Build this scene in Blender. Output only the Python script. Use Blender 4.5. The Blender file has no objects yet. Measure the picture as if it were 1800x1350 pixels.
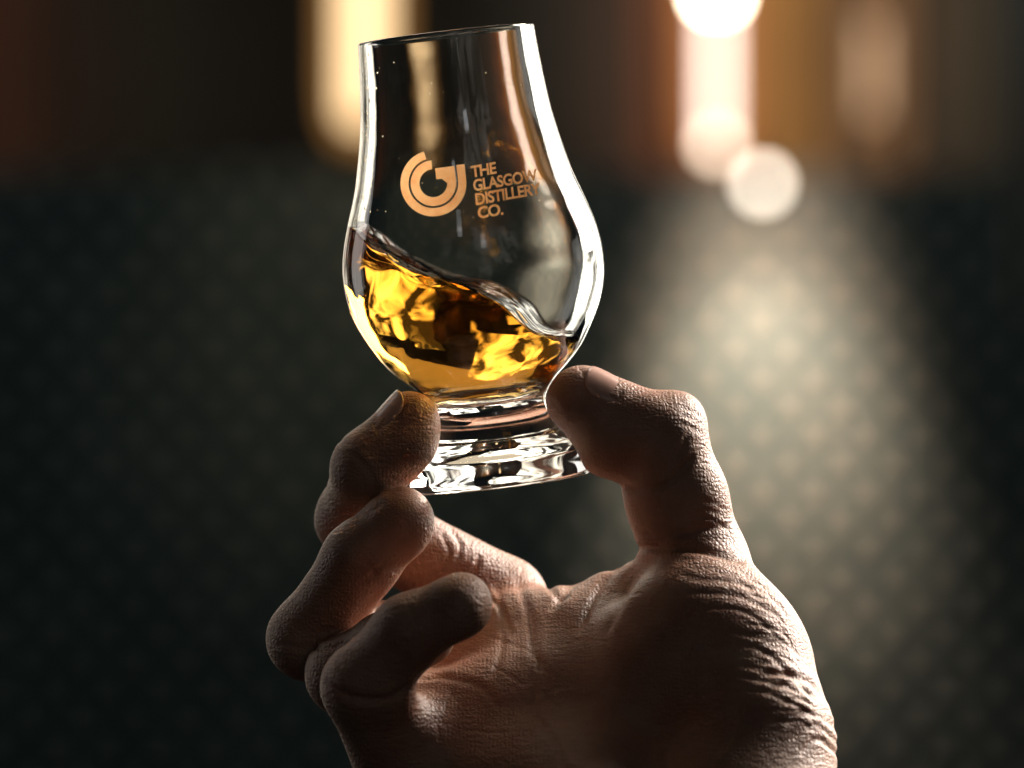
import bpy, math, random
import numpy as np
from mathutils import Vector, Matrix

random.seed(7)
rng = np.random.default_rng(7)
scene = bpy.context.scene
COL = scene.collection

# ------------------------------------------------------------------ camera
CAM_D = 1.30                     # metres from the lens to the glass
F_PX = 9045.0                    # focal length in photo pixels (photo 1800 wide)
cam_data = bpy.data.cameras.new("camera")
cam = bpy.data.objects.new("camera", cam_data)
COL.objects.link(cam)
cam.location = (0, -CAM_D, 0)
cam.rotation_euler = (math.pi / 2, 0, 0)
cam_data.sensor_width = 36.0
cam_data.lens = F_PX / 1800.0 * 36.0
cam_data.clip_start = 0.05
cam_data.clip_end = 60
cam_data.dof.use_dof = True
cam_data.dof.focus_distance = CAM_D - 0.018
cam_data.dof.aperture_fstop = cam_data.lens / 22.0
scene.camera = cam

# ------------------------------------------------------------------ world, lights, exposure
world = bpy.data.worlds.new("World")
scene.world = world
world.use_nodes = True
bgn = world.node_tree.nodes["Background"]
bgn.inputs[0].default_value = (0.8, 0.9, 1.0, 1)
bgn.inputs[1].default_value = 0.005

def area_light(name, loc, target, sx, sy, power, color, patch_noise=0):
    l = bpy.data.lights.new(name, 'AREA')
    l.shape = 'RECTANGLE'
    l.size, l.size_y = sx, sy
    l.energy = power
    l.color = color
    o = bpy.data.objects.new(name, l)
    COL.objects.link(o)
    o.location = loc
    d = Vector(target) - Vector(loc)
    o.rotation_euler = d.to_track_quat('-Z', 'Y').to_euler()
    if patch_noise:                     # noise added to the light, to break up its shape in whisky and glass
        l.use_nodes = True
        nt = l.node_tree
        em = nt.nodes["Emission"]
        ge = nt.nodes.new("ShaderNodeNewGeometry")
        nz = nt.nodes.new("ShaderNodeTexNoise")
        nz.inputs["Scale"].default_value = patch_noise; nz.inputs["Detail"].default_value = 3.0; nz.inputs["Distortion"].default_value = 1.0
        nt.links.new(ge.outputs["Position"], nz.inputs["Vector"])
        mr = nt.nodes.new("ShaderNodeMapRange")
        mr.inputs[1].default_value = 0.42; mr.inputs[2].default_value = 0.63; mr.inputs[3].default_value = 0.03; mr.inputs[4].default_value = 2.2
        nt.links.new(nz.outputs["Fac"], mr.inputs[0])
        nt.links.new(mr.outputs[0], em.inputs["Strength"])
    return o

area_light("window_light_right", (1.15, 1.0, 0.76), (0, 0, 0.0), 0.70, 1.1, 105, (1.0, 0.90, 0.80))
area_light("window_light_left", (-1.15, 0.78, 0.35), (0, 0, 0.0), 0.45, 1.3, 2.4, (1.0, 0.94, 0.88))
area_light("whisky_backlight_right", (1.75, 4.6, 0.45), (0, 0, 0.0), 2.2, 3.2, 64, (1.0, 0.93, 0.80), 1.15)  # unseen light added on the right to turn the whisky gold
area_light("whisky_backlight_left", (-1.75, 4.6, 0.1), (0, 0, 0.0), 2.0, 2.0, 14, (1.0, 0.88, 0.70), 1.3)  # unseen light added on the left to fill the dark part of the whisky
area_light("overhead_fill", (0.1, 2.2, 2.3), (0, 0.2, 0.0), 3.0, 1.8, 13, (1.0, 0.80, 0.56))  # overhead light added for amber in the whisky and fill on the palm
area_light("window_light_front_left", (-0.55, -2.6, 1.35), (0, 0, 0.05), 0.20, 0.30, 0.34, (0.92, 0.96, 1.0))
area_light("window_light_front_right", (0.45, -2.6, 0.95), (0, 0, 0.05), 0.22, 0.30, 0.36, (0.92, 0.96, 1.0))
area_light("room_fill", (1.2, -3.2, 1.0), (0, 0, 0.0), 2.6, 1.6, 2.3, (1.0, 0.90, 0.80), 2.0)
area_light("panel_fill", (0.0, 4.3, 1.9), (0, 5.7, -0.4), 2.2, 0.3, 3.6, (0.66, 0.95, 0.95))
area_light("whisky_backlight_high", (-0.55, 1.9, 1.0), (0, 0, 0.0), 1.2, 0.8, 9, (1.0, 0.90, 0.74), 2.6)  # unseen light added high behind the glass to backlight the whisky

vs = scene.view_settings
vs.view_transform = 'Standard'
vs.look = 'None'
vs.exposure = 0.0
vs.gamma = 1.0
vs.use_curve_mapping = False

cy = scene.cycles
cy.use_denoising = True
try:
    cy.denoiser = 'OPENIMAGEDENOISE'
    cy.denoising_input_passes = 'RGB_ALBEDO_NORMAL'
except Exception:
    pass
cy.max_bounces = 24
cy.transmission_bounces = 24
cy.glossy_bounces = 8
cy.transparent_max_bounces = 16
cy.caustics_refractive = True
cy.caustics_reflective = True
cy.blur_glossy = 0.3
cy.sample_clamp_indirect = 12.0

# ------------------------------------------------------------------ helpers
def P(px, py, d=0.0):
    """photo pixel + depth d (mm towards the lens) -> world mm"""
    L = CAM_D * 1000 - d
    return np.array([(px - 900.0) / F_PX * L, -d, (675.0 - py) / F_PX * L])

def W(px, py, L):
    """photo pixel at a distance L (m) from the lens -> world m"""
    return Vector(((px - 900.0) / F_PX * L, L - CAM_D, (675.0 - py) / F_PX * L))

def mesh_from(name, verts, faces, smooth=True):
    me = bpy.data.meshes.new(name)
    me.from_pydata([tuple(v) for v in verts], [], faces)
    if smooth:
        me.polygons.foreach_set("use_smooth", [True] * len(me.polygons))
    me.update()
    return me

def quad_mesh(name, V, Q):
    me = bpy.data.meshes.new(name)
    n, m = len(V), len(Q)
    me.vertices.add(n)
    me.vertices.foreach_set("co", np.asarray(V, np.float32).ravel())
    me.loops.add(m * 4)
    me.loops.foreach_set("vertex_index", np.asarray(Q, np.int32).ravel())
    me.polygons.add(m)
    me.polygons.foreach_set("loop_start", np.arange(m, dtype=np.int32) * 4)
    me.polygons.foreach_set("use_smooth", np.ones(m, bool))
    me.update(calc_edges=True)
    me.validate()
    return me

def link(name, me, mat=None, parent=None):
    o = bpy.data.objects.new(name, me)
    COL.objects.link(o)
    if mat:
        me.materials.append(mat)
    if parent:
        o.parent = parent
    return o

def tag(o, label=None, cat=None, kind=None, group=None):
    if label: o["label"] = label
    if cat: o["category"] = cat
    if kind: o["kind"] = kind
    if group: o["group"] = group
    return o

def new_mat(name):
    m = bpy.data.materials.new(name)
    m.use_nodes = True
    nt = m.node_tree
    nt.nodes.clear()
    out = nt.nodes.new("ShaderNodeOutputMaterial")
    return m, nt, out

def principled(name, color, rough=0.5, metal=0.0, noise=0.0, nscale=8.0, spec=0.5):
    m, nt, out = new_mat(name)
    b = nt.nodes.new("ShaderNodeBsdfPrincipled")
    b.inputs["Roughness"].default_value = rough
    b.inputs["Metallic"].default_value = metal
    b.inputs["Specular IOR Level"].default_value = spec
    nt.links.new(b.outputs[0], out.inputs[0])
    if noise > 0:
        tc = nt.nodes.new("ShaderNodeTexCoord")
        nz = nt.nodes.new("ShaderNodeTexNoise")
        nz.inputs["Scale"].default_value = nscale
        nz.inputs["Detail"].default_value = 5
        nt.links.new(tc.outputs["Object"], nz.inputs["Vector"])
        mx = nt.nodes.new("ShaderNodeMix"); mx.data_type = 'RGBA'
        mx.inputs[6].default_value = tuple(c * (1 - noise) for c in color) + (1,)
        mx.inputs[7].default_value = tuple(min(1, c * (1 + noise)) for c in color) + (1,)
        nt.links.new(nz.outputs["Fac"], mx.inputs[0])
        nt.links.new(mx.outputs[2], b.inputs["Base Color"])
    else:
        b.inputs["Base Color"].default_value = tuple(color) + (1,)
    return m

def emission(name, color, strength):
    m, nt, out = new_mat(name)
    e = nt.nodes.new("ShaderNodeEmission")
    e.inputs[0].default_value = tuple(color) + (1,)
    e.inputs[1].default_value = strength
    nt.links.new(e.outputs[0], out.inputs[0])
    return m

def box_mesh(name, x0, x1, y0, y1, z0, z1):
    v = [(x0, y0, z0), (x1, y0, z0), (x1, y1, z0), (x0, y1, z0), (x0, y0, z1), (x1, y0, z1), (x1, y1, z1), (x0, y1, z1)]
    f = [(0, 3, 2, 1), (4, 5, 6, 7), (0, 1, 5, 4), (1, 2, 6, 5), (2, 3, 7, 6), (3, 0, 4, 7)]
    return mesh_from(name, v, f, False)

def lathe(profile, seg=48, close_top=False, close_bottom=False):
    V, F = [], []
    for r, z in profile:
        for i in range(seg):
            a = 2 * math.pi * i / seg
            V.append((r * math.cos(a), r * math.sin(a), z))
    for j in range(len(profile) - 1):
        for i in range(seg):
            k = (i + 1) % seg
            F.append((j * seg + i, j * seg + k, (j + 1) * seg + k, (j + 1) * seg + i))
    if close_bottom:
        F.append(tuple(reversed(range(seg))))
    if close_top:
        b = (len(profile) - 1) * seg
        F.append(tuple(range(b, b + seg)))
    return V, F

def catmull(pts, n):
    pts = np.asarray(pts, float)
    t = np.concatenate([[0], np.cumsum(np.linalg.norm(np.diff(pts, axis=0), axis=1) ** 0.5)])
    out = []
    ext = np.vstack([2 * pts[0] - pts[1], pts, 2 * pts[-1] - pts[-2]])
    te = np.concatenate([[t[0] - (t[1] - t[0])], t, [t[-1] + (t[-1] - t[-2])]])
    for s in np.linspace(t[0], t[-1], n):
        i = int(np.clip(np.searchsorted(t, s, side='right') - 1, 0, len(pts) - 2)) + 1
        p0, p1, p2, p3 = ext[i - 1:i + 3]
        t0, t1, t2, t3 = te[i - 1:i + 3]
        a1 = (t1 - s) / (t1 - t0) * p0 + (s - t0) / (t1 - t0) * p1
        a2 = (t2 - s) / (t2 - t1) * p1 + (s - t1) / (t2 - t1) * p2
        a3 = (t3 - s) / (t3 - t2) * p2 + (s - t2) / (t3 - t2) * p3
        b1 = (t2 - s) / (t2 - t0) * a1 + (s - t0) / (t2 - t0) * a2
        b2 = (t3 - s) / (t3 - t1) * a2 + (s - t1) / (t3 - t1) * a3
        out.append((t2 - s) / (t2 - t1) * b1 + (s - t1) / (t2 - t1) * b2)
    return np.array(out)

# ------------------------------------------------------------------ background: studded panel, plank wall, lamps
LP = 7.0
pxm = LP / F_PX
m_panel = principled("panel_metal", (0.062, 0.100, 0.100), 0.42, 0.0, 0.35, 2.5)
m_stud = principled("stud_metal", (0.58, 0.52, 0.44), 0.35, 0.3)
a = W(-260, 300, LP); b = W(2060, 1900, LP)
panel = link("wall_panel", box_mesh("wall_panel", a.x, b.x, a.y, a.y + 0.05, b.z, a.z), m_panel)
tag(panel, kind="structure")
# staggered raised studs on the panel, too small and blurred to pick apart
SV, SF = [], []
dome = [(0.0, -0.010), (0.008, -0.008), (0.0135, -0.004), (0.016, 0.001)]
seg = 8
px_step, py_step = 92, 50
row = 0
y = 318
while y < 1420:
    x = -40 + (row % 2) * px_step / 2
    while x < 1850:
        c = W(x + random.uniform(-3.5, 3.5), y + random.uniform(-2.5, 2.5), LP)
        sj = random.uniform(0.85, 1.12)
        base = len(SV)
        SV.append((c.x, c.y + dome[0][1], c.z))
        for r, dy in dome[1:]:
            for i in range(seg):
                t = 2 * math.pi * i / seg
                SV.append((c.x + sj * r * math.cos(t), c.y + dy, c.z + sj * r * math.sin(t)))
        for i in range(seg):
            k = (i + 1) % seg
            SF.append((base, base + 1 + i, base + 1 + k))
            for j in range(len(dome) - 2):
                o0 = base + 1 + j * seg; o1 = o0 + seg
                SF.append((o0 + i, o1 + i, o1 + k, o0 + k))
        x += px_step
    y += py_step
    row += 1
studs = link("studs", mesh_from("studs", SV, SF), m_stud, panel)
studs["kind"] = "stuff"

LB = 8.2
backwall = link("back_wall", box_mesh("back_wall", *(W(-400, 0, LB).x, W(2200, 0, LB).x), LB - CAM_D, LB - CAM_D + 0.1,
                                      W(0, 700, LB).z, W(0, -900, LB).z), principled("back_plaster", (0.03, 0.022, 0.018), 0.8))
tag(backwall, kind="structure")
planks = [(-120, 70, (0.17, 0.062, 0.03)), (72, 200, (0.060, 0.030, 0.018)), (202, 330, (0.030, 0.026, 0.014)), (332, 440, (0.014, 0.012, 0.009)),  # leftmost plank has the reddish edge glow put into its colour
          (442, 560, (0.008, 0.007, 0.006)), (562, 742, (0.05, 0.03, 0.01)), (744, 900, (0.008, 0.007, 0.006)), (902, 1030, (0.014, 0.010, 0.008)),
          (1032, 1130, (0.06, 0.024, 0.015)), (1132, 1195, (0.30, 0.09, 0.03)), (1197, 1318, (0.45, 0.16, 0.05)), (1320, 1442, (0.55, 0.27, 0.07)),  # plank just left of the bright lamp carries its orange glow as colour
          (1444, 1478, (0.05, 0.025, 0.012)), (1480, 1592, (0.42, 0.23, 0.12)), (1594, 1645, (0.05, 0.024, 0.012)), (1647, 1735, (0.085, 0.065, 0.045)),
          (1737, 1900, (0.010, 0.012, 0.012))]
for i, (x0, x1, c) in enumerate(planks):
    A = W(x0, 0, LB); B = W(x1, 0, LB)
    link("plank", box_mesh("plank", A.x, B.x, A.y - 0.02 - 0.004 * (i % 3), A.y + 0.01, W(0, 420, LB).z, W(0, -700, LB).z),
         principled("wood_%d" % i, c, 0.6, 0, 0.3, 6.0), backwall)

def spot(name, loc, target, power, color, angle, blend, size):
    l = bpy.data.lights.new(name, 'SPOT')
    l.energy = power; l.color = color; l.spot_size = math.radians(angle); l.spot_blend = blend; l.shadow_soft_size = size
    o = bpy.data.objects.new(name, l); COL.objects.link(o); o.location = loc
    o.rotation_euler = (Vector(target) - Vector(loc)).to_track_quat('-Z', 'Y').to_euler()
    return o

# wall washing lamp over the panel
def washer(px, py, L, strength, power, tx, ty, color, label, bulb_r, angle=70):
    c = W(px, py, L)
    root = bpy.data.objects.new("wall_lamp", None); COL.objects.link(root); root.location = c
    V, F = lathe([(0.0, -bulb_r)] + [(bulb_r * math.sin(t), -bulb_r * math.cos(t)) for t in np.linspace(0.3, math.pi - 0.5, 10)] + [(bulb_r * 0.4, bulb_r * 1.1)], 20, True)
    link("bulb", mesh_from("bulb", V, F), emission("bulb_glow", color, strength), root)
    V, F = lathe([(bulb_r * 0.5, bulb_r * 0.95), (bulb_r * 0.6, bulb_r * 1.5), (bulb_r * 0.45, bulb_r * 2.0)], 20, True, True)
    link("socket", mesh_from("socket", V, F), principled("socket_metal", (0.05, 0.045, 0.04), 0.4, 0.8), root)
    tag(root, label, "lamp")
    spot("wall_lamp_beam", c + Vector((0, -0.05, -bulb_r * 1.4)), W(tx, ty, LP), power, color, angle, 1.0, 0.02)
    return root

washer(1341, 322, 6.86, 11.0, 9, 1345, 760, (1.0, 0.86, 0.70), "small pale round bulb just below the tall bright lamp, washing the studded panel", 0.0125, 70)
for q_, (ty_, pw_, an_) in enumerate([(400, 42, 11), (520, 68, 15), (700, 84, 18), (930, 56, 20)]):
    spot("panel_beam", W(1348, -60, 5.6), W(1345 + 6 * q_, ty_, LP), pw_, (1.0, 0.74, 0.54), an_, 1.0, 0.05)
spot("panel_wash", W(690, 120, 6.3), W(640, 560, LP), 1.6, (1.0, 0.82, 0.5), 60, 1.0, 0.05)
spot("room_wash", W(1500, -900, 6.0), W(1420, 60, LB), 75, (1.0, 0.80, 0.55), 30, 1.0, 0.1)
spot("room_wash_far", W(60, -700, 6.0), W(20, 160, LB), 16, (1.0, 0.75, 0.55), 30, 1.0, 0.1)

# tall bright tube lamp (right)
def tube_lamp(px, top_py, bot_py, L, r, strength, color, ends, label, name="tube_lamp", halo=None):
    c = W(px, bot_py, L); t = W(px, top_py, L)
    root = bpy.data.objects.new(name, None); COL.objects.link(root); root.location = c
    H = t.z - c.z
    V, F = lathe([(r * 0.5, 0), (r, r * 0.4), (r, H - r * 0.4), (r * 0.5, H)], 20, True, True)
    link("tube", mesh_from("tube", V, F), emission(name + "_glow", color, strength), root)
    for (z_py, er, es, ec) in ends:
        z = W(px, z_py, L).z - c.z
        V, F = lathe([(er * math.sin(q), z - er * math.cos(q)) for q in np.linspace(0.05, math.pi - 0.05, 12)], 20, True, True)
        link("bulb", mesh_from("bulb", V, F), emission(name + "_bulb", ec, es), root)
    if halo:  # see-through glowing shell added to give the tube a soft halo
        sr, sc_, ss = halo
        V, F = lathe([(sr * 0.55, -0.03), (sr * 0.9, 0.0), (sr, 0.05), (sr, H - 0.02)], 32)
        ms, nt_, out_ = new_mat(name + "_halo")
        e_ = nt_.nodes.new("ShaderNodeEmission"); e_.inputs[0].default_value = tuple(sc_) + (1,); e_.inputs[1].default_value = ss
        t_ = nt_.nodes.new("ShaderNodeBsdfTransparent"); a_ = nt_.nodes.new("ShaderNodeAddShader")
        nt_.links.new(e_.outputs[0], a_.inputs[0]); nt_.links.new(t_.outputs[0], a_.inputs[1]); nt_.links.new(a_.outputs[0], out_.inputs[0])
        link("halo", mesh_from("halo", V, F), ms, root)
    V, F = lathe([(r * 0.3, H), (r * 0.3, H + 0.5)], 8, True, True)
    link("hanger", mesh_from("hanger", V, F), principled("hanger_metal", (0.04, 0.035, 0.03), 0.5, 0.8), root)
    tag(root, label, "lamp")
    return root

tube_lamp(1260, -160, 236, 7.6, 0.011, 4.2, (1.0, 0.82, 0.70), [(-14, 0.020, 45.0, (1.0, 0.86, 0.62)), (252, 0.013, 9.0, (1.0, 0.80, 0.60))],
          "tall bright pinkish white tube lamp with glowing bulbs, right of the glass", halo=(0.052, (1.0, 0.36, 0.10), 0.17))
tube_lamp(640, -200, 215, 7.6, 0.027, 2.3, (1.0, 0.70, 0.38), [], "tall amber glowing tube lamp behind the left rim of the glass", halo=(0.052, (1.0, 0.46, 0.12), 0.20))
tube_lamp(1534, 40, 200, 7.8, 0.010, 1.1, (1.0, 0.62, 0.36), [], "dim tan glowing tube added for the faint glow in the upper right")  # made-up lamp, added to put a highlight on the tan plank
# pale steel pipe at the right edge
c = W(1806, 560, 6.6)
V, F = lathe([(0.013, 0), (0.013, 0.9)], 16, True, True)
pipe = link("steel_pipe", mesh_from("steel_pipe", V, F), principled("pipe_steel", (0.62, 0.58, 0.54), 0.4, 0.0))
pipe.location = c
tag(pipe, "pale grey vertical steel pipe at the right edge of the picture", "pipe")

# ------------------------------------------------------------------ the glass
LEAN = math.radians(6.7)
TILT = math.radians(2.0)
base_c = P(876.5, 850.6, 0) / 1000
G = Matrix.Translation(Vector(base_c)) @ Matrix.Rotation(-LEAN, 4, 'Y') @ Matrix.Rotation(TILT, 4, 'X')
glass = bpy.data.objects.new("whisky_glass", None)
COL.objects.link(glass)
glass.matrix_world = G
tag(glass, "clear tulip shaped tasting glass with copper print, tilted and held by its foot", "glass")

outer = [(22.3, 0.0), (23.1, 0.4), (23.6, 1.4), (23.75, 3.2), (23.5, 5.2), (22.9, 6.8), (21.8, 8.0), (20.0, 9.7), (17.7, 12.2), (15.8, 15.0), (14.5, 18.0), (14.4, 20.8),
         (16.9, 24.6), (20.8, 28.2), (24.4, 32.0), (28.2, 38.0), (30.7, 43.0), (32.3, 48.0), (32.95, 53.0), (32.85, 58.0), (32.0, 63.0), (30.1, 69.5),
         (27.6, 77.0), (25.7, 85.0), (24.2, 93.0), (23.2, 102.0), (22.55, 110.0), (22.35, 113.6)]
inner = [(0.0, 21.2), (4.5, 21.4), (9.0, 22.3), (13.2, 24.3), (17.6, 28.0), (21.6, 32.4), (25.8, 38.2), (28.5, 43.2), (30.3, 48.2), (31.1, 53.0), (31.05, 58.0),
         (30.3, 63.0), (28.5, 69.5), (26.1, 77.0), (24.2, 85.0), (22.7, 93.0), (21.75, 102.0), (21.2, 110.0), (21.05, 113.6)]
oc = catmull(outer, 220)
ic = catmull(inner, 200)
lip = [(21.7 + 0.655 * math.cos(t), 113.75 + 0.62 * math.sin(t)) for t in np.linspace(0.25, math.pi - 0.25, 9)]
bottom = [(0.0, 3.4), (6.0, 3.1), (12.0, 2.2), (17.0, 0.9), (19.6, 0.15), (21.0, -0.12)]
bc = catmull(bottom, 40)
prof = [tuple(p) for p in bc] + [tuple(p) for p in oc] + lip + [tuple(p) for p in ic[::-1]]
SEG = 192
V, F = lathe([(max(r, 0.0005) / 1000, z / 1000) for r, z in prof], SEG)
body_me = mesh_from("glass_body", V, F)
m_glass, nt, out = new_mat("clear_glass")
g = nt.nodes.new("ShaderNodeBsdfGlass")
g.inputs["IOR"].default_value = 1.52
g.inputs["Roughness"].default_value = 0.0
g.inputs["Color"].default_value = (0.985, 0.99, 0.985, 1)
tcn = nt.nodes.new("ShaderNodeTexCoord")
nz = nt.nodes.new("ShaderNodeTexNoise"); nz.inputs["Scale"].default_value = 55; nz.inputs["Detail"].default_value = 2
nt.links.new(tcn.outputs["Object"], nz.inputs["Vector"])
n4 = nt.nodes.new("ShaderNodeTexNoise"); n4.inputs["Scale"].default_value = 34; n4.inputs["Detail"].default_value = 6; n4.inputs["Distortion"].default_value = 1.2
nt.links.new(tcn.outputs["Object"], n4.inputs["Vector"])
r4 = nt.nodes.new("ShaderNodeMapRange"); r4.inputs[1].default_value = 0.50; r4.inputs[2].default_value = 0.8; r4.inputs[3].default_value = 0.0; r4.inputs[4].default_value = 0.075
nt.links.new(n4.outputs["Fac"], r4.inputs[0]); nt.links.new(r4.outputs[0], g.inputs["Roughness"])
bp = nt.nodes.new("ShaderNodeBump"); bp.inputs["Strength"].default_value = 0.04; bp.inputs["Distance"].default_value = 0.002
nt.links.new(nz.outputs["Fac"], bp.inputs["Height"])
nt.links.new(bp.outputs[0], g.inputs["Normal"])
nt.links.new(g.outputs[0], out.inputs[0])
body = link("glass_body", body_me, m_glass, glass)

def r_outer(z): return np.interp(z, oc[:, 1], oc[:, 0])
iz = np.maximum.accumulate(ic[:, 1] + np.arange(len(ic)) * 1e-6)
def r_inner(z): return np.interp(z, iz, ic[:, 0])

# copper print: emblem and four lines of lettering, laid on the outer wall
Ginv = G.inverted()
def to_local(px, py):
    p = Vector(P(px, py, 26) / 1000)
    q = Ginv @ p
    return q.x * 1000, q.z * 1000

m_print, nt, out = new_mat("copper_print")
d1 = nt.nodes.new("ShaderNodeBsdfPrincipled")
d1.inputs["Base Color"].default_value = (0.90, 0.42, 0.15, 1)
d1.inputs["Roughness"].default_value = 0.35
d1.inputs["Metallic"].default_value = 0.3
d2 = nt.nodes.new("ShaderNodeBsdfTranslucent")
d2.inputs[0].default_value = (1.0, 0.58, 0.28, 1)
mx = nt.nodes.new("ShaderNodeMixShader"); mx.inputs[0].default_value = 0.97
tcn = nt.nodes.new("ShaderNodeTexCoord")
nz = nt.nodes.new("ShaderNodeTexNoise"); nz.inputs["Scale"].default_value = 420; nz.inputs["Detail"].default_value = 5
nt.links.new(tcn.outputs["Object"], nz.inputs["Vector"])
cr = nt.nodes.new("ShaderNodeValToRGB")
cr.color_ramp.elements[0].position = 0.30; cr.color_ramp.elements[0].color = (0.95, 0.44, 0.17, 1)
cr.color_ramp.elements[1].position = 0.62; cr.color_ramp.elements[1].color = (1.0, 0.56, 0.25, 1)
nt.links.new(nz.outputs["Fac"], cr.inputs[0]); nt.links.new(cr.outputs[0], d2.inputs[0])
nt.links.new(d1.outputs[0], mx.inputs[1]); nt.links.new(d2.outputs[0], mx.inputs[2])
nt.links.new(mx.outputs[0], out.inputs[0])

def wrap(x, z, off=0.06):
    r = float(r_outer(z)) + off
    return (x / 1000, -math.sqrt(max(r * r - x * x, 1e-6)) / 1000, z / 1000)

def ribbon(p_in, p_out):
    """quads between two equally long polylines (mm on the glass front)"""
    V = [wrap(*p) for p in p_in] + [wrap(*p) for p in p_out]
    n = len(p_in)
    return V, [(i, i + 1, n + i + 1, n + i) for i in range(n - 1)]

ex, ez = to_local(762, 322)
RE = 57 * 0.1437
def ring(r0, r1, a0, a1, straight, n=60):
    th = np.radians(np.linspace(a0, a1, n))
    pi = [(ex + RE * r0 * math.cos(t), ez + RE * r0 * math.sin(t)) for t in th]
    po = [(ex + RE * r1 * math.cos(t), ez + RE * r1 * math.sin(t)) for t in th]
    for q in np.linspace(0.1, 1, 6):
        pi.append((ex + RE * r0, ez + RE * straight * q)); po.append((ex + RE * r1, ez + RE * straight * q))
    return ribbon(pi, po)
EV, EF = [], []
def add(vf):
    b = len(EV); EV.extend(vf[0]); EF.extend([tuple(b + i for i in f) for f in vf[1]])
add(ring(0.75, 1.0, 100, 360, 0.46))
add(ring(0.42, 0.69, 88, 360, 0.44))
xs = np.linspace(0.10, 0.42, 8)
add(ribbon([(ex + RE * x, ez + RE * (0.10 if x > 0.16 else 0.10)) for x in xs], [(ex + RE * x, ez + RE * 0.44) for x in xs]))
add(ribbon([(ex + RE * x, ez + RE * (0.10 - (x - 0.27) * 1.0)) for x in np.linspace(0.27, 0.42, 5)], [(ex + RE * x, ez + RE * 0.10) for x in np.linspace(0.27, 0.42, 5)]))
link("emblem", mesh_from("emblem", EV, EF), m_print, glass)

for txt, px, py in [("THE", 829, 312), ("GLASGOW", 833, 336), ("DISTILLERY", 837, 360), ("CO.", 841, 384)]:
    cu = bpy.data.curves.new("lettering_curve", 'FONT')
    cu.body = txt
    cu.size = 3.95
    cu.offset = 0.12
    cu.space_character = 0.93
    cu.resolution_u = 6
    tmp = bpy.data.objects.new("lettering_tmp", cu)
    COL.objects.link(tmp)
    bpy.context.view_layer.update()
    dg = bpy.context.evaluated_depsgraph_get()
    me = bpy.data.meshes.new_from_object(tmp.evaluated_get(dg))
    bpy.data.objects.remove(tmp)
    x0, z0 = to_local(px, py)
    co = np.array([v.co[:] for v in me.vertices])
    wid = {"THE": 44, "GLASGOW": 112, "DISTILLERY": 114, "CO.": 44}[txt] * 0.1437
    co[:, 0] = (co[:, 0] - co[:, 0].min()) / np.ptp(co[:, 0]) * wid
    for v, c in zip(me.vertices, co):
        v.co = wrap(x0 + c[0], z0 + c[1] + 0.055 * c[0])
    lo = link("lettering", me, m_print, glass)
    lo["label"] = "copper line of capitals reading " + txt

# ------------------------------------------------------------------ the whisky
def fbm2(x, y, s, seed):
    v = np.zeros_like(x); r = np.random.default_rng(seed); amp = 1.0
    for o in range(4):
        for k in range(5):
            an = r.uniform(0, 2 * math.pi); f = s * (1.9 ** o) * r.uniform(0.7, 1.3)
            v += amp * np.sin((x * math.cos(an) + y * math.sin(an)) * f + r.uniform(0, 6.28)) / 5
        amp *= 0.5
    return v

LVX = np.linspace(-40, 40, 401)
LVZ = np.interp(LVX, [-40, -29, -24, -20, -12, 0, 7, 11, 13.5, 17, 24, 40], [79, 70, 63.5, 59.5, 55.0, 50.5, 46.5, 43.0, 38.0, 36.0, 35.0, 34.5])
_k = np.exp(-0.5 * (np.arange(-25, 26) * 0.2 / 1.5) ** 2); _k /= _k.sum()
LVZ = np.convolve(np.pad(LVZ, 25, mode='edge'), _k, mode='valid')
def level(x, y):
    """height (mm) of the swirling surface; x right, y away from the lens"""
    xe = x - 0.16 * (y + 6)
    h = np.interp(xe, LVX, LVZ) - 0.05 * y
    rough = 0.22 + 1.7 / (1 + np.exp((x + 9 + 0.2 * y) / 3.0)) + 0.7 / (1 + np.exp((y + 12) / 3.0))
    h += rough * 1.15 * fbm2(x * 1.0, y * 1.0, 0.24, 3)
    return h

NT, NR, NW = 256, 72, 90
th = np.linspace(0, 2 * math.pi, NT, endpoint=False)
zc = np.zeros(NT)
for i, t in enumerate(th):
    zz = np.linspace(24, 100, 1500)
    rr = r_inner(zz)
    diff = zz - level(rr * math.cos(t), rr * math.sin(t))
    k = np.argmax(diff > 0)
    zc[i] = zz[k]
ker = np.array([1, 2, 3, 2, 1]) / 9.0
zc = sum(w * np.roll(zc, s) for w, s in zip(ker, (-2, -1, 0, 1, 2)))
OV = 0.06                               # the liquid reaches a hair into the wall
LV, LF = [], []
s_all = np.linspace(0, 1, NW)
for j in range(NW):
    zz = 21.2 + (zc - 21.2) * (s_all[j] ** 1.6)
    rr = np.maximum(r_inner(zz) + OV, 0.02)
    rr = rr if j > 0 else np.full(NT, 0.02)
    zj = zz - (0.05 if j < 6 else 0)
    for i in range(NT):
        LV.append((rr[i] * math.cos(th[i]), rr[i] * math.sin(th[i]), zj[i]))
rc = r_inner(zc) + OV
for j in range(1, NR):
    q = 1 - j / NR
    for i in range(NT):
        x = q * rc[i] * math.cos(th[i]); yy = q * rc[i] * math.sin(th[i])
        dist = rc[i] * (1 - q)
        w = math.exp(-dist / 0.9)
        hz = float(level(np.float64(x), np.float64(yy)))
        blend = min(1.0, dist / 3.0)
        hz = zc[i] * (1 - blend) + hz * blend - 0.9 * (1 - w) * (1 - 0.6 * blend)
        LV.append((x, yy, hz))
rows = NW + NR - 1
for j in range(rows - 1):
    for i in range(NT):
        k = (i + 1) % NT
        LF.append((j * NT + i, j * NT + k, (j + 1) * NT + k, (j + 1) * NT + i))
LF.append(tuple(range((rows - 1) * NT, rows * NT)))
LF.append(tuple(reversed(range(NT))))
m_whisky, nt, out = new_mat("whisky")
g = nt.nodes.new("ShaderNodeBsdfGlass")
g.inputs["IOR"].default_value = 1.36
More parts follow.
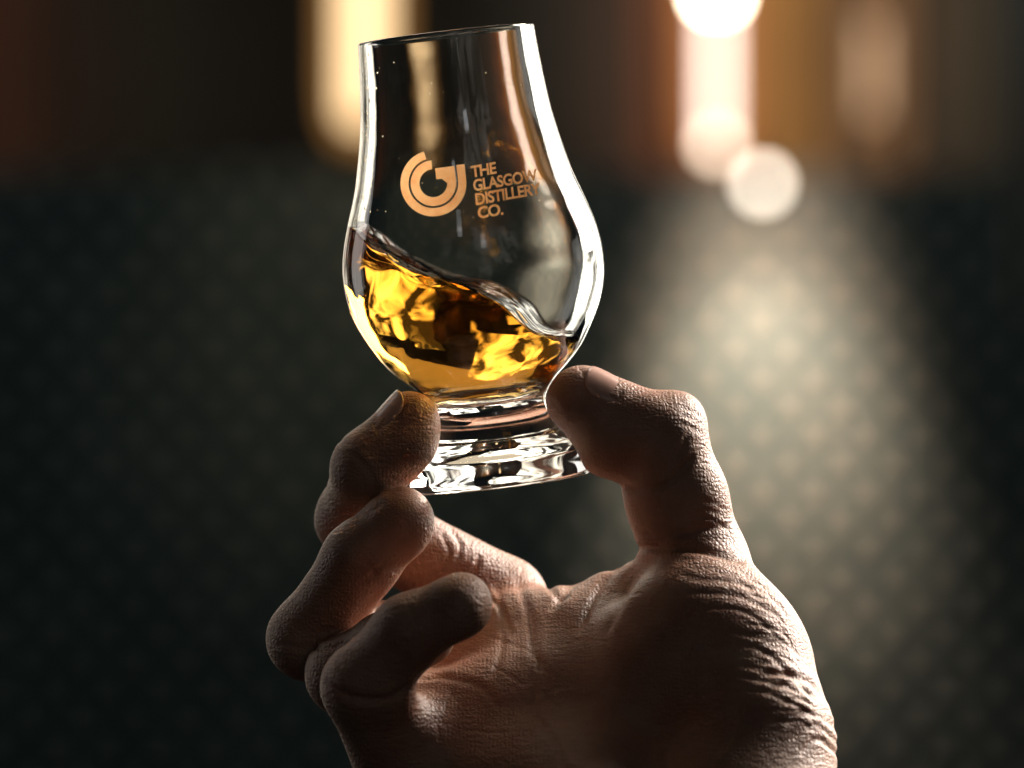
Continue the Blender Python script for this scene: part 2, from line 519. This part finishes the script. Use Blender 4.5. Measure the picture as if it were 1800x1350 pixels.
g.inputs["Color"].default_value = (1, 1, 1, 1)
va = nt.nodes.new("ShaderNodeVolumeAbsorption")
va.inputs["Color"].default_value = (0.945, 0.69, 0.0, 1)
va.inputs["Density"].default_value = 64
tcn = nt.nodes.new("ShaderNodeTexCoord")
nz = nt.nodes.new("ShaderNodeTexNoise"); nz.inputs["Scale"].default_value = 62; nz.inputs["Detail"].default_value = 1.2; nz.inputs["Distortion"].default_value = 0.7
nt.links.new(tcn.outputs["Object"], nz.inputs["Vector"])
bp = nt.nodes.new("ShaderNodeBump"); bp.inputs["Strength"].default_value = 0.46; bp.inputs["Distance"].default_value = 0.003
nt.links.new(nz.outputs["Fac"], bp.inputs["Height"]); nt.links.new(bp.outputs[0], g.inputs["Normal"])
nt.links.new(g.outputs[0], out.inputs[0]); nt.links.new(va.outputs[0], out.inputs["Volume"])
whisky = link("whisky", mesh_from("whisky", np.array(LV) / 1000, LF), m_whisky)
whisky.matrix_world = G
DV, DF = [], []
for k in range(120):
    zd = rng.uniform(66, 112); td = math.radians(rng.normal(183, 16) if k < 80 else rng.uniform(200, 345))
    rd = float(r_inner(zd)) - 0.02; sz = rng.uniform(0.12, 0.42) * (1 if k < 80 else 0.6)
    n_ = np.array([-math.cos(td), -math.sin(td), 0]); u_ = np.array([-math.sin(td), math.cos(td), 0]); w_ = np.array([0, 0, 1.0])
    c_ = np.array([rd * math.cos(td), rd * math.sin(td), zd]); b0 = len(DV)
    for j_, (fr, fh) in enumerate([(1.0, -0.15), (0.9, 0.3), (0.55, 0.55)]):
        for i_ in range(8):
            a_ = 2 * math.pi * i_ / 8
            DV.append((c_ + sz * (u_ * fr * math.cos(a_) + w_ * fr * 1.25 * math.sin(a_) + n_ * fh)) / 1000)
    DV.append((c_ + sz * n_ * 0.65) / 1000); DV.append((c_ - sz * n_ * 0.2) / 1000)
    for i_ in range(8):
        k_ = (i_ + 1) % 8
        for j_ in range(2): DF.append((b0 + j_ * 8 + i_, b0 + j_ * 8 + k_, b0 + j_ * 8 + 8 + k_, b0 + j_ * 8 + 8 + i_))
        DF.append((b0 + 16 + i_, b0 + 16 + k_, b0 + 24)); DF.append((b0 + k_, b0 + i_, b0 + 25))
m_drop, nt, out = new_mat("droplet_liquid")
gd = nt.nodes.new("ShaderNodeBsdfGlass"); gd.inputs["IOR"].default_value = 1.36; gd.inputs["Color"].default_value = (1.0, 0.93, 0.78, 1)
nt.links.new(gd.outputs[0], out.inputs[0])
drops = link("droplets", mesh_from("droplets", DV, DF), m_drop, whisky)
drops["kind"] = "stuff"
tag(whisky, "amber whisky swirling up the left side inside the glass", "drink")

# ------------------------------------------------------------------ the hand (one implicit surface, polygonised)
HX = (-78.0, 98.0); HY = (-88.0, 52.0); HZ = (-175.0, 12.0)
H = 0.5
gx = np.arange(HX[0], HX[1], H, dtype=np.float32)
gy = np.arange(HY[0], HY[1], H, dtype=np.float32)
gz = np.arange(HZ[0], HZ[1], H, dtype=np.float32)
SH = (len(gx), len(gy), len(gz))
def new_field(): return np.full(SH, 40.0, np.float32)
def box_of(lo, hi):
    s = []
    for gg, l, h in zip((gx, gy, gz), lo, hi):
        i0 = int(np.clip(np.searchsorted(gg, l), 0, len(gg) - 1)); i1 = int(np.clip(np.searchsorted(gg, h), i0 + 1, len(gg)))
        s.append(slice(i0, i1))
    return tuple(s)
def smin(a, b, k):
    if k <= 0: return np.minimum(a, b)
    h = np.maximum(k - np.abs(a - b), 0) / k
    return np.minimum(a, b) - h * h * (k * 0.25)
def cone(F, a, b, r1, r2, k, flat=None):
    """tapered capsule from a to b joined into field F with blend k"""
    a = np.asarray(a, np.float32); b = np.asarray(b, np.float32)
    R = max(r1, r2) + k + 4
    s = box_of(np.minimum(a, b) - R, np.maximum(a, b) + R)
    X = gx[s[0]][:, None, None]; Y = gy[s[1]][None, :, None]; Z = gz[s[2]][None, None, :]
    ba = b - a; l2 = float(ba @ ba) + 1e-6
    t = np.clip(((X - a[0]) * ba[0] + (Y - a[1]) * ba[1] + (Z - a[2]) * ba[2]) / l2, 0, 1)
    d = np.sqrt((X - a[0] - ba[0] * t) ** 2 + (Y - a[1] - ba[1] * t) ** 2 + (Z - a[2] - ba[2] * t) ** 2) - (r1 + (r2 - r1) * t)
    F[s] = smin(F[s], d.astype(np.float32), k)
def ball(F, c, r, k): cone(F, c, np.asarray(c) + 0.01, r, r, k)
def ell(F, c, rad, k):
    c = np.asarray(c, np.float32); rad = np.asarray(rad, np.float32)
    s = box_of(c - rad - k - 4, c + rad + k + 4)
    X = (gx[s[0]][:, None, None] - c[0]) / rad[0]; Y = (gy[s[1]][None, :, None] - c[1]) / rad[1]; Z = (gz[s[2]][None, None, :] - c[2]) / rad[2]
    q = np.sqrt(X * X + Y * Y + Z * Z)
    F[s] = smin(F[s], ((q - 1) * float(rad.min())).astype(np.float32), k)

# joints: pixel, pixel, depth mm, radius mm
FING = {
    "index":  [(880, 1056, -28, 11.2), (628, 912, -12, 9.9), (650, 822, 8, 9.0), (720, 742, 9, 7.8)],
    "middle": [(812, 1140, -18, 11.4), (546, 1122, 10, 10.2), (634, 984, 18, 9.1), (705, 908, 18, 7.7)],
    "ring":   [(760, 1270, 0, 11.2), (608, 1185, 22, 9.4), (680, 1140, 28, 8.6), (745, 1115, 27, 8.0)],
    "pinky":  [(742, 1432, 22, 10.6), (640, 1206, 44, 9.8), (720, 1110, 49, 8.7), (812, 1060, 48, 7.4)],
    "thumb":  [(1222, 985, 6, 13.0), (1188, 872, 7, 12.2), (1160, 778, 8, 11.2), (1022, 704, 6, 8.9)],
}
palm = new_field()
J = {n: [(P(a, b, d), r) for a, b, d, r in js] for n, js in FING.items()}
wrist = {"index": P(1110, 1500, 36), "middle": P(1060, 1530, 38), "ring": P(1000, 1540, 42), "pinky": P(935, 1560, 46)}
for n in ("index", "middle", "ring", "pinky"):
    cone(palm, J[n][0][0], wrist[n], J[n][0][1], 15, 7)
    cone(palm, J[n][0][0], J[n][1][0], J[n][0][1] * 0.93, J[n][1][1], 4.0)
# thenar mass, thumb root and web
cone(palm, P(1226, 990, 6), P(1330, 1300, 34), 12.4, 17.0, 8)
ball(palm, P(1302, 1165, 20), 17.0, 10)
ell(palm, P(1205, 1195, 24), (22, 17, 27), 12)
cone(palm, P(1330, 1300, 34), P(1318, 1520, 44), 17, 21.5, 10)
cone(palm, P(1150, 1022, 0), P(948, 1098, -22), 6.2, 5.2, 6)
cone(palm, P(1190, 1085, 4), P(950, 1140, -16), 9, 8, 9)
ell(palm, P(1010, 1235, 6), (22, 13, 25), 12)
ell(palm, P(900, 1215, -6), (20, 12, 21), 12)
# hypothenar heel and wrist
ell(palm, P(935, 1440, 38), (28, 15, 22), 16)
ell(palm, P(830, 1380, 22), (18, 13, 24), 14)
ell(palm, P(1010, 1330, 20), (24, 12, 20), 16)
cone(palm, P(1010, 1480, 46), P(1120, 1900, 62), 24, 25, 12)
cone(palm, P(1300, 1480, 46), P(1270, 1900, 60), 22, 25, 12)
field = palm
for n in ("index", "middle", "ring", "pinky", "thumb"):
    f = new_field()
    js = J[n]
    for (a, r1), (b, r2) in zip(js[:-1], js[1:]):
        cone(f, a, b, r1, r2, 4.0)
    if n == "index":
        ball(f, P(718, 790, 11), 7.6, 4)
    if n == "middle":
        ball(f, P(702, 928, 20), 7.4, 4)
    if n == "pinky":
        ball(f, P(802, 1074, 51), 7.0, 4)
        ball(f, P(672, 1222, 44), 6.6, 4)
    if n == "thumb":
        ball(f, P(1072, 776, 8), 9.2, 5)
        ball(f, P(1194, 732, 6), 5.5, 5)
    field = smin(field, f, 1.1 if n != "thumb" else 3.0)
# close the mesh at the forearm end
field = np.maximum(field, (HZ[0] + 4 - gz)[None, None, :])

def surface_nets(Fd):
    S = Fd < 0
    c = [(i, j, k) for i in (0, 1) for j in (0, 1) for k in (0, 1)]
    nx, ny, nz_ = Fd.shape
    sl = lambda o: tuple(slice(o[q], Fd.shape[q] - 1 + o[q]) for q in range(3))
    cnt = np.zeros((nx - 1, ny - 1, nz_ - 1), np.uint8)
    for o in c: cnt += S[sl(o)]
    act = (cnt > 0) & (cnt < 8)
    idx = np.full(act.shape, -1, np.int32)
    I = np.argwhere(act)
    idx[act] = np.arange(len(I))
    vals = np.stack([Fd[I[:, 0] + o[0], I[:, 1] + o[1], I[:, 2] + o[2]] for o in c], 1)
    pos = np.zeros((len(I), 3)); num = np.zeros(len(I))
    for p in range(8):
        for q in range(p + 1, 8):
            if sum(abs(c[p][m] - c[q][m]) for m in range(3)) != 1: continue
            v0, v1 = vals[:, p], vals[:, q]
            x = (v0 < 0) != (v1 < 0)
            t = np.where(x, v0 / np.where(x, v0 - v1, 1), 0)[:, None]
            pt = np.array(c[p])[None] * (1 - t) + np.array(c[q])[None] * t
            pos += np.where(x[:, None], pt, 0); num += x
    Vv = I + pos / num[:, None]
    quads = []
    for ax in range(3):
        b_, c_ = (ax + 1) % 3, (ax + 2) % 3
        s0 = [slice(None)] * 3; s1 = [slice(None)] * 3
        s0[ax] = slice(0, -1); s1[ax] = slice(1, None)
        E = S[tuple(s0)] != S[tuple(s1)]
        e = np.argwhere(E)
        ok = (e[:, b_] > 0) & (e[:, c_] > 0) & (e[:, b_] < Fd.shape[b_] - 1) & (e[:, c_] < Fd.shape[c_] - 1)
        e = e[ok]
        inside = S[e[:, 0], e[:, 1], e[:, 2]]
        def cell(db, dc):
            k = e.copy(); k[:, b_] += db; k[:, c_] += dc
            return idx[k[:, 0], k[:, 1], k[:, 2]]
        qd = np.stack([cell(-1, -1), cell(0, -1), cell(0, 0), cell(-1, 0)], 1)
        qd[~inside] = qd[~inside][:, ::-1]
        quads.append(qd)
    Q = np.vstack(quads)
    Q = Q[(Q >= 0).all(1)]
    return Vv, Q

HVv, HQ = surface_nets(field)
HV = HVv * H + np.array([gx[0], gy[0], gz[0]])
def vert_normals(V, Q):
    n = np.cross(V[Q[:, 2]] - V[Q[:, 0]], V[Q[:, 3]] - V[Q[:, 1]])
    N = np.zeros_like(V)
    for k in range(4): np.add.at(N, Q[:, k], n)
    return N / (np.linalg.norm(N, axis=1, keepdims=True) + 1e-9)
def smooth(V, Q, it, lam=0.5):
    E = np.vstack([Q[:, [0, 1]], Q[:, [1, 2]], Q[:, [2, 3]], Q[:, [3, 0]]])
    deg = np.bincount(E.ravel(), minlength=len(V)).astype(float)[:, None]
    for _ in range(it):
        A = np.zeros_like(V)
        for k in range(3):
            A[:, k] = np.bincount(E[:, 0], V[E[:, 1], k], len(V)) + np.bincount(E[:, 1], V[E[:, 0], k], len(V))
        V = V * (1 - lam) + lam * A / deg
    return V
HV = smooth(HV, HQ, 4)
HN = vert_normals(HV, HQ)

# creases and folds pressed into the skin; drawn as curves over the palm side
L_ = CAM_D * 1000 + HV[:, 1]
U = np.stack([HV[:, 0] / L_ * F_PX + 900, 675 - HV[:, 2] / L_ * F_PX], 1)
DEP = -HV[:, 1]
disp = np.zeros(len(HV))
def crease(pts, depth, width, dmin=-99, dmax=99, side=None, lift=0.2):
    """groove (mm deep, px wide) with raised lips along a polyline"""
    global disp
    pts = catmull(pts, max(8, len(pts) * 6)) if len(pts) > 2 else np.asarray(pts, float)
    bb0 = pts.min(0) - width * 5; bb1 = pts.max(0) + width * 5
    m = (U > bb0).all(1) & (U < bb1).all(1) & (DEP > dmin) & (DEP < dmax)
    if side is None: m &= HN[:, 1] < 0.25
    ii = np.where(m)[0]
    if len(ii) == 0: return
    best = np.full(len(ii), 1e9); tt = np.zeros(len(ii))
    for k in range(len(pts) - 1):
        a, b = pts[k], pts[k + 1]; ab = b - a
        t = np.clip(((U[ii] - a) @ ab) / (ab @ ab + 1e-9), 0, 1)
        d = np.linalg.norm(U[ii] - a - ab * t[:, None], axis=1)
        u = d < best; best[u] = d[u]; tt[u] = (k + t[u]) / (len(pts) - 1)
    fade = np.clip(np.minimum(tt, 1 - tt) / 0.15, 0, 1) ** 0.7
    e = np.exp(-(best / width) ** 2) - lift * np.exp(-((best - 2.0 * width) / (1.3 * width)) ** 2)
    disp[ii] -= depth * fade * e

# fan of folds over the thumb root
def lerp_lines(A, B, n, depth, width, jit=7):
    A = np.array(A, float); B = np.array(B, float)
    for i in range(n):
        t = i / (n - 1)
        line = A * (1 - t) + B * t + rng.normal(0, jit, A.shape) * np.array([1.0, 0.5])
        c0 = rng.uniform(0, 0.35)
        line[0] = line[0] * (1 - c0) + line[1] * c0
        crease(line, depth * rng.uniform(0.6, 1.25), width * rng.uniform(0.75, 1.2), -20)
lerp_lines([(1180, 985), (1240, 985), (1290, 1000), (1345, 1030)], [(1190, 1235), (1270, 1215), (1360, 1225), (1450, 1265)], 9, 0.26, 4.6, 11)
lerp_lines([(1300, 1010), (1330, 1022), (1350, 1035), (1370, 1055)], [(1340, 1270), (1390, 1265), (1425, 1280), (1455, 1310)], 16, 0.18, 3.0, 6)
crease([(1118, 925), (1160, 945), (1230, 930), (1290, 925)], 0.5, 6, -20)
crease([(1085, 848), (1120, 860), (1180, 845), (1220, 800)], 0.9, 6, -20)
crease([(1100, 966), (1160, 962), (1230, 968), (1310, 990)], 0.9, 7, -20)
crease([(1225, 745), (1205, 770), (1200, 800)], 0.25, 5, -20)
for yy in (715, 728, 742, 880, 893, 908):
    crease([(1195 + (yy > 800) * 40, yy), (1215 + (yy > 800) * 45, yy + 8), (1235 + (yy > 800) * 45, yy + 20)], 0.2, 4, -20)
# wrist end folds on the right
lerp_lines([(1330, 1190), (1385, 1180), (1430, 1200), (1460, 1240)], [(1400, 1340), (1440, 1300), (1465, 1310), (1490, 1350)], 6, 0.45, 5)
# thumb web folds
crease([(1100, 985), (1065, 1020), (1040, 1060), (1015, 1110)], 0.9, 7, -40)
crease([(1085, 975), (1030, 1010), (990, 1045), (965, 1075)], 0.8, 7, -40)
crease([(1120, 1000), (1095, 1050), (1060, 1120)], 0.6, 7, -40)
crease([(960, 1030), (985, 1050), (1000, 1045)], 0.6, 6, -40)
# palm lines
crease([(905, 1010), (930, 1080), (945, 1160), (1000, 1240), (1070, 1300)], 0.6, 8, -40, 30)
crease([(870, 1020), (885, 1100), (870, 1180), (830, 1230)], 0.36, 6, -40, 30)
crease([(730, 1195), (780, 1190), (850, 1210), (880, 1250)], 0.48, 6, -40, 40)
crease([(940, 1180), (945, 1260), (980, 1310), (990, 1360)], 0.5, 6, -40, 60)
crease([(850, 1040), (880, 1070), (900, 1120)], 0.5, 5, -40, 20)
# finger joint lines
crease([(790, 925), (810, 960), (800, 995)], 0.35, 4, -40, 12); crease([(775, 935), (790, 975), (770, 1010)], 0.25, 4, -40, 12)
crease([(845, 975), (835, 1000), (805, 1030)], 0.5, 5, -40, 12)
for x in (708, 722, 736): crease([(x, 985), (x + 12, 1010), (x + 18, 1040)], 0.3, 4, -40, 12)
crease([(590, 905), (640, 905), (680, 880)], 0.15, 5, 0); crease([(610, 790), (650, 830), (665, 880)], 0.3, 5, 0)
crease([(480, 1130), (540, 1140), (620, 1130)], 0.4, 5, 0)
crease([(570, 1195), (620, 1225), (690, 1225), (722, 1200)], 0.8, 7, 30)
crease([(720, 1060), (730, 1100), (735, 1150)], 0.3, 5, 35)
crease([(635, 985), (655, 1000), (662, 1020)], 0.4, 5, 5)
for q in range(4): crease([(595 + 6 * q, 765 + 3 * q), (600 + 8 * q, 785 + 3 * q), (612 + 8 * q, 800 + 4 * q)], 0.22, 3.2, -10)
# folds round the nails
crease([(1016, 642), (1034, 668), (1058, 694), (1084, 702), (1096, 684)], 0.4, 4, -20)
crease([(662, 756), (688, 734), (712, 704), (718, 690)], 0.35, 4, -20)
crease([(655, 742), (662, 752), (668, 766)], 0.3, 4, -20)
# flexion lines on the curled fingers
for q_ in range(3):
    crease([(676 + 9 * q_, 846 - 9 * q_), (690 + 9 * q_, 856 - 9 * q_), (704 + 9 * q_, 846 - 10 * q_)], 0.2, 3.5, 0)
    crease([(640 + 9 * q_, 1020 - 7 * q_), (652 + 9 * q_, 1012 - 9 * q_), (660 + 9 * q_, 1000 - 9 * q_)], 0.2, 3.5, 5)
    crease([(508 + 7 * q_, 1098 + 14 * q_), (545 + 7 * q_, 1112 + 12 * q_), (588 + 6 * q_, 1106 + 14 * q_)], 0.22, 4, 0)
# fine lines over the palm and heel
for q_ in range(26):
    x_ = rng.uniform(740, 1180); y_ = rng.uniform(1040, 1340); a_ = rng.normal(0.5, 0.7); l_ = rng.uniform(25, 70)
    crease([(x_, y_), (x_ + l_ * math.cos(a_), y_ + l_ * math.sin(a_) + rng.normal(0, 5)), (x_ + 2 * l_ * math.cos(a_), y_ + 2 * l_ * math.sin(a_))], 0.16, 3.2, -40, 45)
# soft low lumps so that no limb is a perfect cone
S1 = HV
lump = np.zeros(len(HV))
for k in range(14):
    v = rng.normal(0, 1, 3); v /= np.linalg.norm(v)
    f = rng.uniform(0.12, 0.45)
    lump += np.sin(S1 @ v * f + rng.uniform(0, 6.28)) / (1 + 5 * f)
disp += 0.09 * lump
HV = HV + HN * disp[:, None]
HV = smooth(HV, HQ, 1, 0.35)

# the pads flatten where they press the glass
Gi = np.array(G.inverted()); Gf = np.array(G)
loc = HV @ Gi[:3, :3].T + Gi[:3, 3] * 1000
rad = np.hypot(loc[:, 0], loc[:, 1]); lim = r_outer(loc[:, 2]) + 0.08
ins = (loc[:, 2] > -0.2) & (loc[:, 2] < 114) & (rad < lim)
fac = np.where(ins, lim / np.maximum(rad, 1e-3), 1.0)
loc[:, 0] *= fac; loc[:, 1] *= fac
HV = loc @ Gf[:3, :3].T + Gf[:3, 3] * 1000
print("PRESSED", int(ins.sum()), float((lim - rad)[ins].max()) if ins.any() else 0)

m_skin, nt, out = new_mat("skin")
b = nt.nodes.new("ShaderNodeBsdfPrincipled")
tcn = nt.nodes.new("ShaderNodeTexCoord")
nz = nt.nodes.new("ShaderNodeTexNoise"); nz.inputs["Scale"].default_value = 70; nz.inputs["Detail"].default_value = 6; nz.inputs["Roughness"].default_value = 0.6
nt.links.new(tcn.outputs["Object"], nz.inputs["Vector"])
cr = nt.nodes.new("ShaderNodeValToRGB")
cr.color_ramp.elements[0].position = 0.3; cr.color_ramp.elements[0].color = (0.31, 0.15, 0.097, 1)
cr.color_ramp.elements[1].position = 0.7; cr.color_ramp.elements[1].color = (0.47, 0.285, 0.195, 1)
nt.links.new(nz.outputs["Fac"], cr.inputs[0]); nt.links.new(cr.outputs[0], b.inputs["Base Color"])
n3 = nt.nodes.new("ShaderNodeTexNoise"); n3.inputs["Scale"].default_value = 38; n3.inputs["Detail"].default_value = 3
nt.links.new(tcn.outputs["Object"], n3.inputs["Vector"])
r3 = nt.nodes.new("ShaderNodeMapRange"); r3.inputs[1].default_value = 0.48; r3.inputs[2].default_value = 0.68
nt.links.new(n3.outputs["Fac"], r3.inputs[0])
rm = nt.nodes.new("ShaderNodeMix"); rm.data_type = 'RGBA'; rm.blend_type = 'MIX'; rm.inputs[7].default_value = (0.42, 0.155, 0.10, 1)
mm = nt.nodes.new("ShaderNodeMath"); mm.operation = 'MULTIPLY'; mm.inputs[1].default_value = 0.42
nt.links.new(r3.outputs[0], mm.inputs[0]); nt.links.new(mm.outputs[0], rm.inputs[0])
nt.links.new(cr.outputs[0], rm.inputs[6]); nt.links.new(rm.outputs[2], b.inputs["Base Color"])
rr_ = nt.nodes.new("ShaderNodeMapRange"); rr_.inputs[3].default_value = 0.36; rr_.inputs[4].default_value = 0.62
nt.links.new(nz.outputs["Fac"], rr_.inputs[0]); nt.links.new(rr_.outputs[0], b.inputs["Roughness"])
b.inputs["Specular IOR Level"].default_value = 0.45
b.inputs["Subsurface Weight"].default_value = 0.16
b.inputs["Subsurface Radius"].default_value = (1.0, 0.32, 0.16)
b.inputs["Subsurface Scale"].default_value = 0.002
def bump_chain(specs):
    prev = None
    for node_out, strength, dist in specs:
        bp = nt.nodes.new("ShaderNodeBump"); bp.inputs["Strength"].default_value = strength; bp.inputs["Distance"].default_value = dist
        nt.links.new(node_out, bp.inputs["Height"])
        if prev: nt.links.new(prev, bp.inputs["Normal"])
        prev = bp.outputs[0]
    return prev
mp = nt.nodes.new("ShaderNodeMapping"); mp.inputs["Rotation"].default_value = (0, math.radians(12), 0); mp.inputs["Scale"].default_value = (0.28, 0.28, 1.0)
nt.links.new(tcn.outputs["Object"], mp.inputs["Vector"])
v2 = nt.nodes.new("ShaderNodeTexVoronoi"); v2.inputs["Scale"].default_value = 700; v2.feature = 'DISTANCE_TO_EDGE'
nt.links.new(mp.outputs[0], v2.inputs["Vector"])
vo = nt.nodes.new("ShaderNodeTexVoronoi"); vo.inputs["Scale"].default_value = 900; vo.feature = 'DISTANCE_TO_EDGE'
n2 = nt.nodes.new("ShaderNodeTexNoise"); n2.inputs["Scale"].default_value = 260; n2.inputs["Detail"].default_value = 7; n2.inputs["Roughness"].default_value = 0.65
wv = nt.nodes.new("ShaderNodeTexWave"); wv.inputs["Scale"].default_value = 330; wv.inputs["Distortion"].default_value = 6; wv.inputs["Detail"].default_value = 2
wv.inputs["Detail Scale"].default_value = 0.25
for q in (vo, n2, wv): nt.links.new(tcn.outputs["Object"], q.inputs["Vector"])
nrm = bump_chain([(n2.outputs["Fac"], 0.32, 0.0007), (vo.outputs["Distance"], 0.75, 0.0004), (v2.outputs["Distance"], 0.6, 0.0005), (wv.outputs["Fac"], 0.2, 0.00014)])
nt.links.new(nrm, b.inputs["Normal"])
nt.links.new(b.outputs[0], out.inputs[0])

hand = link("hand", quad_mesh("hand", HV / 1000, HQ), m_skin)
tag(hand, "bare right hand, palm to the camera, pinching the foot of the glass", "hand")

# fingernails
m_nail = principled("nail", (0.62, 0.38, 0.31), 0.22)
def nail(center, direction, normal, length, width, R):
    c = np.asarray(center, float); d = np.asarray(direction, float); d /= np.linalg.norm(d)
    n = np.asarray(normal, float); n -= d * (n @ d); n /= np.linalg.norm(n)
    s = np.cross(d, n)
    V, F = [], []
    nu, nv = 15, 13
    top = []
    for layer, off in ((0, 0.0), (1, -0.55)):
        for j in range(nv):
            v = -1 + 2 * j / (nv - 1)
            wsc = (1 - abs(v) ** 4 * 0.45) if v > 0 else (1 - abs(v) ** 3 * 0.35)
            for i in range(nu):
                u = -1 + 2 * i / (nu - 1)
                ang = u * wsc * width / 2 / R
                lv = v - (0.12 * u * u if v > 0 else -0.10 * u * u)
                p = c + d * lv * length / 2 + s * R * math.sin(ang) + n * (R * math.cos(ang) - R + off - 0.25 * v * v)
                V.append(p / 1000)
    N1 = nu * nv
    for j in range(nv - 1):
        for i in range(nu - 1):
            q = (j * nu + i, j * nu + i + 1, (j + 1) * nu + i + 1, (j + 1) * nu + i)
            F.append(q); F.append(tuple(N1 + k for k in reversed(q)))
    rim = [i for i in range(nu)] + [j * nu + nu - 1 for j in range(1, nv)] + [(nv - 1) * nu + i for i in range(nu - 2, -1, -1)] + [j * nu for j in range(nv - 2, 0, -1)]
    for k in range(len(rim)):
        a_, b_ = rim[k], rim[(k + 1) % len(rim)]
        F.append((b_, a_, N1 + a_, N1 + b_))
    me = mesh_from("nail", V, F)
    return link("nail", me, m_nail, hand)
def nail_on(n, t, normal, length, width, lift=0.1):
    a, r1 = J[n][-2]; b_, r2 = J[n][-1]
    d = (b_ - a) / np.linalg.norm(b_ - a)
    c = a + (b_ - a) * t; r = r1 + (r2 - r1) * t
    nn = np.array(normal, float); nn -= d * (nn @ d); nn /= np.linalg.norm(nn)
    return nail(c + nn * (r + lift), d, nn, length, width, r * 0.95)
nail_on("index", 0.92, (-0.62, -0.45, 0.66), 11.5, 10.5, 0.25)
nail_on("thumb", 0.80, (0.40, -0.62, 0.75), 13.0, 12.5, 0.3)
nail_on("middle", 0.95, (-0.5, 0.85, 0.45), 11.0, 10.0)

# fine hairs at the edge of the hand
m_hair = principled("arm_hair", (0.25, 0.16, 0.09), 0.4)
HVt, HFt = [], []
for k in range(26):
    if k < 14:
        p0 = P(rng.uniform(575, 640), 0, 0); yy = rng.uniform(1230, 1345)
        xx = 566 + (yy - 1240) * 0.68
        p0 = P(xx + 8, yy, 34); dr = np.array([-0.75, rng.uniform(-0.3, 0.3), rng.uniform(-0.75, -0.1)])
    else:
        yy = rng.uniform(990, 1340); xx = np.interp(yy, [990, 1060, 1150, 1250, 1350], [1325, 1360, 1415, 1443, 1485])
        p0 = P(xx - 8, yy, 20); dr = np.array([0.75, rng.uniform(-0.3, 0.3), rng.uniform(0.0, 0.8)])
    ln = rng.uniform(3.0, 5.5); b0 = len(HVt)
    for s in range(5):
        q = s / 4
        pt = p0 + dr * ln * q + np.array([0, 0, 1.2 * q * q * (1 if k % 2 else -1)])
        w = 0.06 * (1 - 0.8 * q)
        for t in range(3):
            HVt.append((pt + np.array([w * math.cos(t * 2.094), w * math.sin(t * 2.094), w * math.sin(t * 2.094 + 1)])) / 1000)
    for s in range(4):
        for t in range(3):
            u = (t + 1) % 3
            HFt.append((b0 + s * 3 + t, b0 + s * 3 + u, b0 + s * 3 + 3 + u, b0 + s * 3 + 3 + t))
hair = link("fine_hair", mesh_from("fine_hair", HVt, HFt), m_hair, hand)
hair["kind"] = "stuff"
